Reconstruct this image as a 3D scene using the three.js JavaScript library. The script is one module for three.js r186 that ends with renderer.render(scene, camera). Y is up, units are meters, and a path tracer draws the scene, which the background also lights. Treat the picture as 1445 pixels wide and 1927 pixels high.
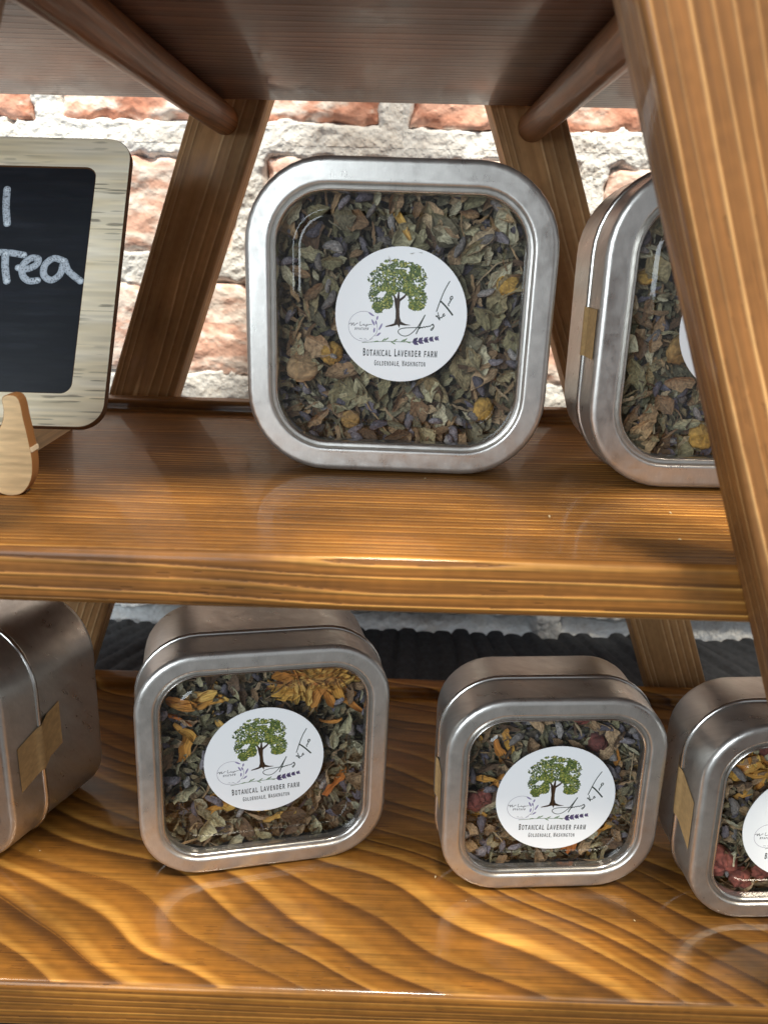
import * as THREE from 'three';
import { mergeGeometries, toCreasedNormals } from 'three/addons/utils/BufferGeometryUtils.js';
import { RectAreaLightUniformsLib } from 'three/addons/lights/RectAreaLightUniformsLib.js';

// ------------------------------------------------------------------ camera, background, lights, exposure
const scene = new THREE.Scene();
const camera = new THREE.PerspectiveCamera(66.7, 0.75, 0.01, 30);
camera.position.set(0, 0.30, 0.5);
camera.rotation.order = 'YXZ';
camera.rotation.set(-0.32527, 0.010785, 0.025347);
camera.focus = 0.33;
camera.userData.fStop = 15;
scene.background = new THREE.Color(0.35, 0.365, 0.385);

const renderer = new THREE.WebGLRenderer({ antialias: true });
renderer.toneMapping = THREE.LinearToneMapping;
renderer.toneMappingExposure = 1.0;
renderer.shadowMap.enabled = true;
RectAreaLightUniformsLib.init();

function areaLight(name, pos, aim, w, h, rgb, intensity) {
  const l = new THREE.RectAreaLight(new THREE.Color(...rgb), intensity, w, h);
  l.name = name; l.position.set(...pos); l.lookAt(...aim); scene.add(l);
  return l;
}
const KEY = { pos: [1.2, 2.1, 1.1], aim: [0, 0.25, 0.2], size: 0.3 }, SIDE = { pos: [-1.15, 2.1, 1.0], aim: [0, 0.25, 0.2], size: 0.3 }, MAIN = { pos: [0.03, 2.15, 1.08], aim: [0, 0.25, 0.2], size: 0.3 };
areaLight('unseen_ceiling_lamp_light', MAIN.pos, MAIN.aim, MAIN.size, MAIN.size, [1.0, 0.91, 0.76], 245);  // unseen centre lamp, placed to light the wall and shelf fronts
areaLight('unseen_ceiling_lamp_light', KEY.pos, KEY.aim, KEY.size, KEY.size, [1.0, 0.90, 0.74], 150);  // unseen right lamp, lays the front leg shadow across the shelf
areaLight('unseen_ceiling_lamp_light', SIDE.pos, SIDE.aim, SIDE.size, SIDE.size, [1.0, 0.90, 0.74], 70);  // unseen left lamp, placed to soften the leg shadows
const UNSEEN_WIN = { pos: [-1.3, 0.85, 2.55], aim: [-0.5, 0.6, 0], w: 1.6, h: 1.4 };
areaLight('unseen_window_light', UNSEEN_WIN.pos, UNSEEN_WIN.aim, UNSEEN_WIN.w, UNSEEN_WIN.h, [0.84, 0.94, 1.0], 7.0);  // unseen window, placed to light the stickers and tin fronts

// ------------------------------------------------------------------ helpers
function rng(seed) { let s = seed >>> 0; return () => { s = (s + 0x6d2b79f5) | 0; let t = Math.imul(s ^ (s >>> 15), 1 | s); t = (t + Math.imul(t ^ (t >>> 7), 61 | t)) ^ t; return ((t ^ (t >>> 14)) >>> 0) / 4294967296; }; }
const TAB = new Float32Array(4096); { const r = rng(77); for (let i = 0; i < 4096; i++) TAB[i] = r() * 2 - 1; }
const hsh = (i, j, k) => TAB[((i * 73856093) ^ (j * 19349663) ^ (k * 83492791)) & 4095];
const sm = (t) => t * t * (3 - 2 * t);
function n2(x, y, s = 0) {
  const i = Math.floor(x), j = Math.floor(y), u = sm(x - i), v = sm(y - j);
  const a = hsh(i, j, s), b = hsh(i + 1, j, s), c = hsh(i, j + 1, s), d = hsh(i + 1, j + 1, s);
  return a + (b - a) * u + (c - a) * v + (a - b - c + d) * u * v;
}
const fbm = (x, y, s = 0, o = 4) => { let v = 0, a = 0.5; for (let k = 0; k < o; k++) { v += a * n2(x, y, s + k * 17); x *= 2.03; y *= 2.03; a *= 0.5; } return v; };
const clamp = (x, a = 0, b = 1) => Math.min(b, Math.max(a, x));
const step = (a, b, x) => sm(clamp((x - a) / (b - a)));
const mix = (a, b, t) => a + (b - a) * t;
const mix3 = (a, b, t) => [mix(a[0], b[0], t), mix(a[1], b[1], t), mix(a[2], b[2], t)];
const hex = (h) => [(h >> 16 & 255) / 255, (h >> 8 & 255) / 255, (h & 255) / 255];

// color + height textures computed together; fn(u, v, out) with out = [r, g, b, height] in 0..1 (sRGB)
function texPair(w, h, fn, wrap = THREE.ClampToEdgeWrapping) {
  const c = new Uint8Array(w * h * 4), b = new Uint8Array(w * h), o = [0, 0, 0, 0];
  for (let y = 0; y < h; y++) for (let x = 0; x < w; x++) {
    fn((x + 0.5) / w, (y + 0.5) / h, o);
    const k = (y * w + x) * 4;
    c[k] = clamp(o[0]) * 255; c[k + 1] = clamp(o[1]) * 255; c[k + 2] = clamp(o[2]) * 255; c[k + 3] = 255; b[y * w + x] = clamp(o[3]) * 255;
  }
  const mk = (d, f) => { const t = new THREE.DataTexture(d, w, h, f); t.magFilter = THREE.LinearFilter; t.wrapS = t.wrapT = wrap; t.needsUpdate = true; return t; };
  const map = mk(c, THREE.RGBAFormat); map.colorSpace = THREE.SRGBColorSpace;
  return { map, bump: mk(b, THREE.RedFormat) };
}
const used = {};
function numbered(name) { const n = used[name] = (used[name] ?? -1) + 1; return n ? name + '_' + String(n).padStart(3, '0') : name; }
function thing(name, label, category, pos = [0, 0, 0], group) {
  const o = new THREE.Group(); o.name = numbered(name); o.position.set(...pos); o.userData = { label, category }; if (group) o.userData.group = group;
  scene.add(o); return o;
}
function part(name, geo, mat, parent) {
  const m = new THREE.Mesh(geo, mat); m.name = name; m.castShadow = m.receiveShadow = true; parent.add(m); return m;
}
const std = (o) => new THREE.MeshStandardMaterial(o), phys = (o) => new THREE.MeshPhysicalMaterial(o);

// toCreasedNormals welds points closer than a centimetre, so it is run on an enlarged copy
function crease(g, a) { g.scale(2000, 2000, 2000); g = toCreasedNormals(g, a); return g.scale(1 / 2000, 1 / 2000, 1 / 2000); }
// indexed grid: f(u, v) -> [x, y, z]
function grid(nu, nv, f, uvf) {
  const p = [], uv = [], idx = [];
  for (let j = 0; j <= nv; j++) for (let i = 0; i <= nu; i++) { const a = f(i / nu, j / nv); p.push(...a); const q = uvf ? uvf(i / nu, j / nv, a) : [i / nu, j / nv]; uv.push(...q); }
  for (let j = 0; j < nv; j++) for (let i = 0; i < nu; i++) { const a = j * (nu + 1) + i, b = a + 1, c = a + nu + 1, d = c + 1; idx.push(a, b, d, a, d, c); }
  const g = new THREE.BufferGeometry();
  g.setAttribute('position', new THREE.Float32BufferAttribute(p, 3)); g.setAttribute('uv', new THREE.Float32BufferAttribute(uv, 2)); g.setIndex(idx); g.computeVertexNormals();
  return g;
}

// ------------------------------------------------------------------ unseen lamps and window, out of view, lighting rack, tins and wall
{
  for (const [L, where] of [[MAIN, 'centre'], [KEY, 'right'], [SIDE, 'left']]) {
    const t = thing('unseen_ceiling_lamp', `unseen square warm ceiling lamp lighting rack and wall, ${where} one of three`, 'lamp', L.pos);
    t.lookAt(...L.aim);
    const g = new THREE.BoxGeometry(L.size + 0.06, L.size + 0.06, 0.05); g.translate(0, 0, -0.035); part('housing', g, std({ color: 0x888888, roughness: 0.6 }), t);
    const d = new THREE.PlaneGeometry(L.size, L.size); d.translate(0, 0, -0.006); part('diffuser', d, std({ color: 0x999999, emissive: 0xffe8c8, emissiveIntensity: 3 }), t);
  }
  const w = thing('window', 'unseen bright daylight window behind the viewer, placed to light the tin fronts', 'window', UNSEEN_WIN.pos);
  w.lookAt(...UNSEEN_WIN.aim);
  const f = []; for (const [x, y, a, b] of [[0, 0.73, 1.72, 0.06], [0, -0.73, 1.72, 0.06], [0.83, 0, 0.06, 1.4], [-0.83, 0, 0.06, 1.4]]) { const q = new THREE.BoxGeometry(a, b, 0.05); q.translate(x, y, -0.02); f.push(q); }
  part('frame', mergeGeometries(f), std({ color: 0xdddddd, roughness: 0.6 }), w);
  const p = new THREE.PlaneGeometry(UNSEEN_WIN.w, UNSEEN_WIN.h); p.translate(0, 0, -0.02); part('pane', p, std({ color: 0x888888, emissive: 0xe6f2ff, emissiveIntensity: 1.2 }), w);
}

// ------------------------------------------------------------------ wood
// ring profile: t in 0..1 -> [paleness, darkness]
function ring(t, w = 0.62, soft = 0) {
  const pale = step(w, mix(w, 1, 0.63), t) * (1 - step(0.95 - soft, 1.0, t));
  const dark = (1 - step(0.03, 0.42, t)) * step(0, 0.02, t) * 0.9 + step(0.97, 1, t);
  return [pale, clamp(dark)];
}
// a board: cross-section polyline (closed, in y,z), extruded along x; one texture wraps the whole section
function sectionRect(h, d, r, lipH = 0, lipW = 0.012) {
  // counter-clockwise seen from +x with z to the left; starts at front-bottom; y 0..h, z 0..d (d = front)
  const P = [], arc = (cy, cz, rad, a0, a1, n = 6) => { for (let i = 0; i <= n; i++) { const a = mix(a0, a1, i / n); P.push([cy + rad * Math.sin(a), cz + rad * Math.cos(a)]); } };
  arc(r, d - r, r, -Math.PI / 2, 0); arc(h - r, d - r, r, 0, Math.PI / 2);
  if (lipH > 0) {
    arc(h + 0.0015, lipW + 0.0015, 0.0015, -Math.PI / 2, -Math.PI, 4);
    arc(h + lipH - 0.003, lipW - 0.003, 0.003, 0, Math.PI / 2); arc(h + lipH - 0.002, 0.002, 0.002, Math.PI / 2, Math.PI);
  } else arc(h - r, r, r, Math.PI / 2, Math.PI);
  arc(r, r, r, Math.PI, Math.PI * 1.5);
  return P;
}
function boardGeometry(sec, x0, x1) {
  const n = sec.length, S = [0];
  for (let i = 0; i < n; i++) { const a = sec[i], b = sec[(i + 1) % n]; S.push(S[i] + Math.hypot(a[0] - b[0], a[1] - b[1])); }
  const L = S[n], p = [], uv = [], idx = [];
  const nx = 24;
  for (let k = 0; k <= nx; k++) for (let i = 0; i <= n; i++) { const a = sec[i % n]; p.push(mix(x0, x1, k / nx), a[0], a[1]); uv.push(k / nx, S[i] / L); }
  for (let k = 0; k < nx; k++) for (let i = 0; i < n; i++) { const a = k * (n + 1) + i, b = a + 1, c = a + n + 1, d = c + 1; idx.push(a, c, d, a, d, b); }
  let g = new THREE.BufferGeometry();
  g.setAttribute('position', new THREE.Float32BufferAttribute(p, 3)); g.setAttribute('uv', new THREE.Float32BufferAttribute(uv, 2)); g.setIndex(idx);
  const caps = [];
  for (const s of [0, 1]) {
    const sh = new THREE.ShapeGeometry(new THREE.Shape(sec.map((a) => new THREE.Vector2(a[1], a[0])))), q = sh.attributes.position;
    const pos = [], u2 = []; for (let i = 0; i < q.count; i++) { pos.push(s ? x1 : x0, q.getY(i), q.getX(i)); u2.push(s ? 0.99 : 0.01, 0.3); }
    const c = new THREE.BufferGeometry(); c.setAttribute('position', new THREE.Float32BufferAttribute(pos, 3)); c.setAttribute('uv', new THREE.Float32BufferAttribute(u2, 2));
    const id = Array.from(sh.index.array); if (s) for (let i = 0; i < id.length; i += 3) [id[i], id[i + 1]] = [id[i + 1], id[i]];
    c.setIndex(id); caps.push(c.toNonIndexed());
  }
  g = mergeGeometries([g.toNonIndexed(), ...caps]);
  g = crease(g, 0.55);
  return { g, at: (v) => { const s = v * L; let i = 0; while (i < n - 1 && S[i + 1] < s) i++; const t = (s - S[i]) / (S[i + 1] - S[i] || 1), a = sec[i], b = sec[(i + 1) % n]; return [mix(a[0], b[0], t), mix(a[1], b[1], t)]; }, L };
}
// wood skin: field(x, y, z) -> ring coordinate; palette of three sRGB colours
function woodSkin(w, h, B, x0, x1, field, pal, seed, opt = {}) {
  const [base, pale, dark] = pal, rows = [];
  for (let j = 0; j < h; j++) rows.push(B.at((j + 0.5) / h));
  const paleK = opt.pale ?? 0.8, darkK = opt.dark ?? 0.7;
  return texPair(w, h, (u, v, o) => {
    const x = mix(x0, x1, u), [y, z] = rows[Math.min(h - 1, Math.floor(v * h))];
    const r = field(x, y, z), fl = Math.floor(r), t = r - fl;
    const vary = hsh(fl, seed, 3), [pl, dk] = ring(t, opt.w, opt.soft);
    // fibre streaks run along x
    const s = v * B.L, fine = n2(x * 60, s * 2600, seed) * 0.6 + n2(x * 25, s * 900, seed + 5) * 0.4, blot = fbm(x * 22, s * 40, seed + 9, 3), mott = n2(x * 420, s * 520, seed + 21);
    let k = 1 + fine * (opt.fine ?? 0.10) + blot * 0.26 + mott * 0.035 + vary * 0.06;
    const pk = pl * paleK * (0.65 + 0.35 * vary) * (0.8 + 0.5 * blot), dkk = dk * darkK * (0.75 + 0.25 * hsh(fl, seed, 8));
    const pore = n2(x * 90, s * 3000, seed + 31) > 0.80 && n2(x * 30, s * 300, seed + 37) > 0.25 ? 0.35 : 0;
    for (let c = 0; c < 3; c++) { let q = mix(base[c], dark[c], clamp(dkk + pore)); q = mix(q, pale[c], clamp(pk)); o[c] = q * k; }
    o[3] = 0.45 + pl * 0.35 - dk * 0.2 + fine * 0.10 - pore * 0.5;
  });
}
const varnish = texPair(512, 512, (u, v, o) => { const s = fbm(u * 9, v * 9, 651, 5), f = n2(u * 120, v * 10, 655), sc = Math.abs(n2(u * 14 + v * 5, v * 4, 657)) < 0.008 ? 0.5 : 0; o[0] = o[1] = o[2] = clamp(0.5 + 0.7 * s + 0.1 * f + sc); o[3] = 0; }, THREE.RepeatWrapping);
varnish.map.colorSpace = THREE.NoColorSpace; varnish.map.repeat.set(3, 2);
const woodMat = (skin, o = {}) => phys({ clearcoatRoughnessMap: varnish.map, map: skin.map, bumpMap: skin.bump, bumpScale: o.bump ?? 0.0006, roughness: o.rough ?? 0.5, specularIntensity: 0.35, clearcoat: o.coat ?? 0.24, clearcoatRoughness: o.coatRough ?? 0.24 });

const AMBER = [hex(0x784e22), hex(0xc89c56), hex(0x3c2410)];
const Y = { bottom: 0.0231, mid: 0.1969, top: 0.3667 }, TH = 0.0184, ZB = 0.081, ZF = 0.29, DEPTH = ZF - ZB, LIP = 0.0065;

const rack = thing('display_rack', 'three-tier stained pine rack of slanted ladder legs, dowels and plank shelves', 'display rack', [0, 0, 0]);
const X0 = -0.3, X1 = 0.3;
function shelf(y, field, pal, seed, opt, lip, TH = 0.0184) {
  const B = boardGeometry(sectionRect(TH, DEPTH, 0.003, lip), X0, X1);
  const m = part('shelf', B.g, woodMat(woodSkin(2048, 1400, B, X0, X1, field, pal, seed, opt), opt.mat), rack);
  m.position.set(0, y, ZB); return m;
}
// middle shelf: fine straight lines on top, four broad bands on the front edge
shelf(Y.mid, (x, y, z) => z / 0.0031 + y / 0.0043 + 1.5 * n2(x * 3, z * 9, 3) + 0.35 * n2(x * 14, z * 120, 4) + 0.25 * n2(x * 9, y * 300, 6) + 2.2 * n2(0.3, z * 60, 7), AMBER, 11, { pale: 0.85, dark: 0.72, fine: 0.18, w: 0.68 }, LIP);
// bottom shelf: flat-sawn, broad slanting cathedral bands
shelf(Y.bottom, (x, y, z) => {
  const TB = 0.0224, flat = step(TB - 0.0012, TB - 0.0002, y);
  const wz = z + 0.010 * n2(x * 13, z * 20, 12) + 0.0035 * n2(x * 30, z * 40, 13) ;
  const a0 = (wz - 0.42 * x + 0.03 * n2(x * 5, z * 6, 14)) / 0.0135, a2 = a0 + 0.7 * n2(a0 * 0.8 + 0.3, 5.5, 18) + 0.25 * n2(a0 * 2.1, x * 6, 19), b = y / 0.0031 + 0.3 * n2(x * 6, y * 200, 15);
  return flat > 0.5 ? a2 : b + 0.15 * a2 * (y > TB * 0.5 && y < TB - 0.0012 ? 0 : 1);
}, [hex(0x794f1e), hex(0xc4964c), hex(0x3e2510)], 23, { pale: 0.68, dark: 0.85, fine: 0.16, w: 0.56, soft: 0.06, mat: { bump: 0.0003, coat: 0.4 } }, LIP, 0.0224);
// top shelf, seen from below; greyer, darker palette paints in its underside shade
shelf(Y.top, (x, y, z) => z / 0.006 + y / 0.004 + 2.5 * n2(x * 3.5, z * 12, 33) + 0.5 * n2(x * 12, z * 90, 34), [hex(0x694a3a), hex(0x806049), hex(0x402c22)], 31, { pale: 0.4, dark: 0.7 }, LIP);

// legs
const LEAN = Math.atan(0.373), LW = 0.0367 * Math.cos(LEAN), LT = 0.02;
const legB = boardGeometry(sectionRect(LT, LW, 0.0018), -0.32, 0.32); // local x = length, y = thickness, z = width
const legPal = [[hex(0xae865a), hex(0xe0c094), hex(0x7a5532)], [hex(0x7a532f), hex(0xbc9564), hex(0x5c3e22)]];
const legSkin = (seed, pal, P) => woodSkin(1536, 320, legB, -0.32, 0.32, (x, y, z) => z / P + y / 0.006 + 0.9 * n2(x * 3, z * 30, seed) + 0.25 * n2(x * 16, z * 200, seed + 1) + 1.2 * n2(0.2, z * 130, seed + 2), pal, seed, { pale: 1.0, dark: 0.45, fine: 0.07, w: 0.72 });
const matBack = woodMat(legSkin(41, legPal[0], 0.0052), { coat: 0.08, coatRough: 0.3, rough: 0.6 }), matFront = woodMat(legSkin(52, legPal[1], 0.0038));
const up = new THREE.Vector3();
function leg(cx, side, zFace, mat) { // cx: centre x at y = .30; side -1 left, 1 right; zFace: front face
  const m = part('leg', legB.g, mat, rack);
  const dir = new THREE.Vector3(-side * Math.sin(LEAN), Math.cos(LEAN), 0); // length axis, upward
  const front = new THREE.Vector3(0, 0, 1), across = new THREE.Vector3().crossVectors(dir, front); // x, y(thickness) = z world, z(width)
  m.matrixAutoUpdate = true;
  const M = new THREE.Matrix4().makeBasis(dir, front, across);
  m.quaternion.setFromRotationMatrix(M);
  const mid = new THREE.Vector3(cx, 0.30, 0).addScaledVector(dir, 0.0).addScaledVector(across, -LW / 2);
  mid.z = zFace - LT; m.position.copy(mid);
  return m;
}
const CXL = -0.11125, CXR = 0.08625;
leg(CXL, -1, 0.0723, matBack); leg(CXR, 1, 0.0723, matBack);
leg(CXR, 1, 0.3107, matFront); leg(CXL - 0.02, -1, 0.3107, matFront);
// rungs (dowels) carry the shelves
const dowel = new THREE.CylinderGeometry(0.0072, 0.0072, 1, 28, 1); dowel.rotateX(Math.PI / 2);
const dowB = { at: (v) => [Math.sin(v * 6.283) * 0.0072, Math.cos(v * 6.283) * 0.0072], L: 0.045 };
const dowelSkin = woodSkin(128, 512, dowB, 0, 0.24, (x, y, z) => z / 0.004 + y / 0.005 + n2(x * 8, z * 100, 61), [hex(0x7a4c28), hex(0x9c6e40), hex(0x4d2e16)], 61, { pale: 0.4, dark: 0.5 });
for (const t of [dowelSkin.map, dowelSkin.bump]) { t.rotation = Math.PI / 2; t.center.set(0.5, 0.5); }
const dowelMat = woodMat(dowelSkin, { bump: 0.0002, rough: 0.5 });
for (const y of [Y.bottom, Y.mid, Y.top]) for (const s of [-1, 1]) {
  const yc = y - 0.0072, cx = (s < 0 ? CXL + 0.373 * (yc - 0.3) : CXR - 0.373 * (yc - 0.3));
  const z0 = 0.066, z1 = 0.296, m = part('rung', dowel, dowelMat, rack); m.scale.z = z1 - z0; m.position.set(cx, yc, (z0 + z1) / 2);
}

// ------------------------------------------------------------------ brick wall
{
  const wall = thing('brick_wall', 'old red brick wall with rough white mortar and whitewash behind the rack', 'wall', [0, 0, 0]);
  const PIT = 0.078, BH = 0.0605, BL = 0.2, JX = 0.0165, ZW = -0.032;
  const rows = []; // [bottom y, joint centre x]
  for (let c = -2; c <= 3; c++) rows.push([0.2155 + PIT * (c), c]);
  const jointX = (c) => (c & 1 ? -0.0965 : -0.005);
  const skin = (seed, amt, pinkish) => texPair(640, 224, (u, v, o) => {
    const x = u * 0.2, y = v * 0.06, f = fbm(x * 60, y * 75, seed, 5), g = fbm(x * 260, y * 320, seed + 40, 3), w = fbm(x * 38 + 9, y * 95, seed + 80, 5), st = fbm(x * 120, y * 260, seed + 120, 4);
    let c = mix3(hex(0xc0826a), hex(0xdaac98), clamp(0.5 + f * 1.3)); c = mix3(c, hex(0xa4664e), clamp(-f * 1.4 + g * 0.3) * 0.6); c = mix3(c, hex(0xd8b5a6), pinkish);
    const m = step(-0.30, 0.40, w + st * 0.7 + amt); c = mix3(c, mix3(hex(0xe4d3ca), hex(0xf0ece6), clamp(0.5 + st * 1.4)), m * 0.85);
    const k = 1 + g * 0.14, pit = 1; for (let i = 0; i < 3; i++) o[i] = c[i] * k * pit;
    o[3] = 0.5 + 0.35 * f + 0.35 * g + 0.1 * m;
  });
  const mats = [[3, -0.20, 0.1], [6, -0.12, 0.15], [9, 0.14, 0.75], [12, 0.14, 0.8], [15, 0.08, 0.8]].map(([s, a, pk]) => { const k = skin(s, a, pk); return std({ map: k.map, bumpMap: k.bump, bumpScale: 0.0014, roughness: 0.95 }); });
  const edge = (s, x, y) => 0.0032 * n2(x * 70, y * 70, s) + 0.0018 * n2(x * 190, y * 190, s + 1);
  let id = 0;
  for (const [y0, c] of rows) {
    const far = c < -0 && c !== -3;
    for (let k = -2; k <= 1; k++) {
      const xa = jointX(c) + k * (BL + JX) + JX / 2 , xb = xa + BL; if (xa > 0.36 || xb < -0.42) continue;
      const s = 100 + id * 7, rr = rng(s), tilt = (rr() - 0.5) * 0.002, zc = ZW + (rr() - 0.5) * 0.0018;
      const nu = c >= -1 ? 90 : 40, nv = c >= -1 ? 30 : 16;
      const g = grid(nu + 6, nv + 6, (u, v) => {
        // outer three rings fold back as the sides
        const U = clamp((u * (nu + 6) - 3) / nu), V = clamp((v * (nv + 6) - 3) / nv);
        const back = Math.max(0, 3 - u * (nu + 6), u * (nu + 6) - nu - 3, 3 - v * (nv + 6), v * (nv + 6) - nv - 3) / 3;
        let x = mix(xa, xb, U), y = mix(y0, y0 + BH, V);
        const dx = Math.min(U, 1 - U) * BL, dy = Math.min(V, 1 - V) * BH, d = Math.min(dx, dy);
        const e = edge(s, x, y), inn = Math.max(0, 0.006 + e - d) / 0.006;
        x += (U < 0.5 ? 1 : -1) * Math.max(0, e) * (1 - step(0, 0.012, dx)); y += (V < 0.5 ? 1 : -1) * Math.max(0, e) * (1 - step(0, 0.012, dy));
        const z = zc + tilt * (U - 0.5) + 0.0024 * fbm(x * 40, y * 55, s + 3, 4) + 0.0010 * fbm(x * 200, y * 240, s + 5, 3) - 0.0030 * inn * inn - back * 0.03;
        return [x, y, z];
      }, (u, v) => [clamp((u * (nu + 6) - 3) / nu, 0.003, 0.997), clamp((v * (nv + 6) - 3) / nv, 0.003, 0.997)]);
      const pick = c === 2 ? (k === 0 ? 0 : 1) : c === 1 ? (k === 0 ? 4 : 3) : c === 0 ? 4 : 2;
      part('brick', g, mats[pick], wall); id++;
    }
  }
  // mortar: one rough sheet, pushed in behind the bricks, with a crumbled hole beside the round-cornered tin
  const mt = texPair(512, 512, (u, v, o) => {
    const x = u * 0.12, y = v * 0.12, f = fbm(x * 90, y * 110, 300, 5), g = fbm(x * 420, y * 420, 310, 3), k = 0.98 + f * 0.08 + g * 0.08;
    const c = mix3(hex(0xdfe2e2), hex(0xcfccc6), clamp(f * 1.3)); for (let i = 0; i < 3; i++) o[i] = c[i] * k; o[3] = 0.5 + f * 0.5 + g * 0.4;
  }, THREE.RepeatWrapping);
  const g = grid(420, 330, (u, v) => {
    const x = mix(-0.42, 0.42, u), y = mix(-0.02, 0.47, v), c = Math.floor((y - 0.2155) / PIT), fy = (y - 0.2155) - c * PIT;
    const ex = 0.0035 * n2(x * 60, y * 60, 401) + 0.002 * n2(x * 170, y * 170, 402);
    let fx = (x - jointX(c) + JX / 2) % (BL + JX); if (fx < 0) fx += BL + JX;
    const inBrick = Math.min(fy, BH - fy, fx - JX, BL + JX - fx) + ex; // > 0 inside a brick
    let z = ZW - 0.0002 + 0.0022 * fbm(x * 45, y * 60, 405, 4) + 0.0015 * fbm(x * 180, y * 210, 409, 4) + 0.0007 * n2(x * 640, y * 640, 415);
    z -= 0.010 * step(-0.0005, 0.0045, inBrick) ;
    const hole = step(0.0085, 0.005, Math.max(Math.abs(x + 0.0765 + 0.003 * n2(y * 90, 1, 5)), Math.abs(y - 0.342 + 0.003 * n2(x * 90, 1, 6)) * 0.55)); z -= 0.02 * hole;
    z -= 0.012 * step(0.0032, 0.0018, Math.hypot(x + 0.2435, y - 0.3715));
    return [x, y, z];
  }, (u, v, a) => [a[0] / 0.12, a[1] / 0.12]);
  part('mortar', g, std({ map: mt.map, bumpMap: mt.bump, bumpScale: 0.0016, roughness: 1 }), wall);
}

// ------------------------------------------------------------------ dark pleated cloth on the table
{
  const g = grid(520, 150, (u, v) => {
    const x = mix(-0.5, 0.5, u), z = mix(-0.036, 0.55, v), ph = ((x - 0.03) / (z + 0.36)) * 25 + 0.7 * n2(x * 7, z * 3, 501), t = ph - Math.floor(ph), amp = 0.7 + 0.5 * hsh(Math.floor(ph), 2, 9);
    const fold = 1 - Math.pow(1 - Math.abs(Math.sin(Math.PI * t)), 2.2);
    return [x + 0.0008 * n2(x * 80, z * 80, 3), 0.0180 + 0.0058 * fold * amp * 0.8 + 0.0006 * n2(x * 120, z * 60, 505) + 0.004 * (1 - step(-0.024, 0.05, z)), z];
  }, (u, v, a) => [a[0] / 0.02, a[2] / 0.02]);
  const wv = texPair(256, 256, (u, v, o) => { const a = Math.sin(u * 6.283 * 20) * Math.sin(v * 6.283 * 20), k = 0.22 + 0.02 * a + 0.03 * n2(u * 8, v * 8, 7); o[0] = k * 0.95; o[1] = k; o[2] = k * 1.08; o[3] = 0.5 + 0.4 * a; }, THREE.RepeatWrapping);
  const t = thing('tablecloth', 'black pleated cloth lying on the table between rack and brick wall', 'tablecloth');
  part('cloth', g, std({ map: wv.map, bumpMap: wv.bump, bumpScale: 0.0002, roughness: 0.9 }), t);
}

// ------------------------------------------------------------------ tea tins
function rsq(half, r, n = 10, m = 5) { // rounded square outline, counter-clockwise, [x, y] about 0
  r = Math.max(r, 0.0008); const P = [], c = half - r;
  for (let q = 0; q < 4; q++) {
    const a0 = q * Math.PI / 2, cx = c * (q === 0 || q === 3 ? 1 : -1), cy = c * (q < 2 ? 1 : -1);
    for (let i = 0; i <= n; i++) { const a = a0 + (i / n) * Math.PI / 2; P.push([cx + r * Math.cos(a), cy + r * Math.sin(a)]); }
    const last = P[P.length - 1], nq = (q + 1) % 4, nx = c * (nq === 0 || nq === 3 ? 1 : -1), ny = c * (nq < 2 ? 1 : -1), b = [nx + r * Math.cos(nq * Math.PI / 2), ny + r * Math.sin(nq * Math.PI / 2)];
    for (let i = 1; i < m; i++) P.push([mix(last[0], b[0], i / m), mix(last[1], b[1], i / m)]);
  }
  return P;
}
// profile: list of [inset, depth behind the face]; swept round the square, optional cap on the last ring
function sweep(S, R, prof, cap) {
  const p = [], uv = [], idx = []; let n = 0;
  prof.forEach(([o, w], j) => { const P = rsq(S / 2 - o, R - o); n = P.length; P.forEach(([x, y]) => { p.push(x, y + S / 2, -w); uv.push((x + (w > 0.003 ? w * 0.7 : 0)) / 0.05, (y + w) / 0.05); }); });
  for (let j = 0; j < prof.length - 1; j++) for (let i = 0; i < n; i++) { const a = j * n + i, b = j * n + (i + 1) % n, c = a + n, d = b + n; idx.push(a, b, d, a, d, c); }
  if (cap) { const j = (prof.length - 1) * n; p.push(0, S / 2, -prof[prof.length - 1][1]); uv.push(0, 0); for (let i = 0; i < n; i++) idx.push(j + i, j + (i + 1) % n, p.length / 3 - 1); }
  const g = new THREE.BufferGeometry();
  g.setAttribute('position', new THREE.Float32BufferAttribute(p, 3)); g.setAttribute('uv', new THREE.Float32BufferAttribute(uv, 2)); g.setIndex(idx);
  return crease(g.toNonIndexed(), 0.75);
}
const metalTex = texPair(512, 512, (u, v, o) => {
  const fine = n2(u * 220, v * 34, 601) * 0.5 + n2(u * 500, v * 60, 602) * 0.5, sp = fbm(u * 24, v * 24, 603, 4), dust = n2(u * 180, v * 180, 607) > 0.86 ? 0.05 : 0;
  const k = 0.80 + 0.02 * fine + 0.03 * sp + dust; o[0] = k; o[1] = k * 0.985; o[2] = k * 0.96; o[3] = 0.5 + 0.3 * fine + 0.3 * n2(u * 300, v * 300, 611);
}, THREE.RepeatWrapping);
const roughTex = texPair(512, 512, (u, v, o) => { const s = fbm(u * 12, v * 12, 621, 5), f = n2(u * 200, v * 40, 622); const sc = Math.abs(n2(u * 9 + v * 40, v * 3 - u * 2, 625)) < 0.006 || Math.abs(n2(u * 30 - v * 7, v * 5 + u * 4, 627)) < 0.005 ? 0.14 : 0, k = 0.88 + 0.32 * s + 0.06 * f - sc; o[0] = o[1] = o[2] = k; o[3] = 0; }, THREE.RepeatWrapping);
roughTex.map.colorSpace = THREE.NoColorSpace;
const metal = phys({ map: metalTex.map, bumpMap: metalTex.bump, bumpScale: 0.000012, roughnessMap: roughTex.map, roughness: 0.40, metalness: 0.88 });
const shiny = phys({ map: metalTex.map, roughness: 0.2, metalness: 0.95 });
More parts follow.
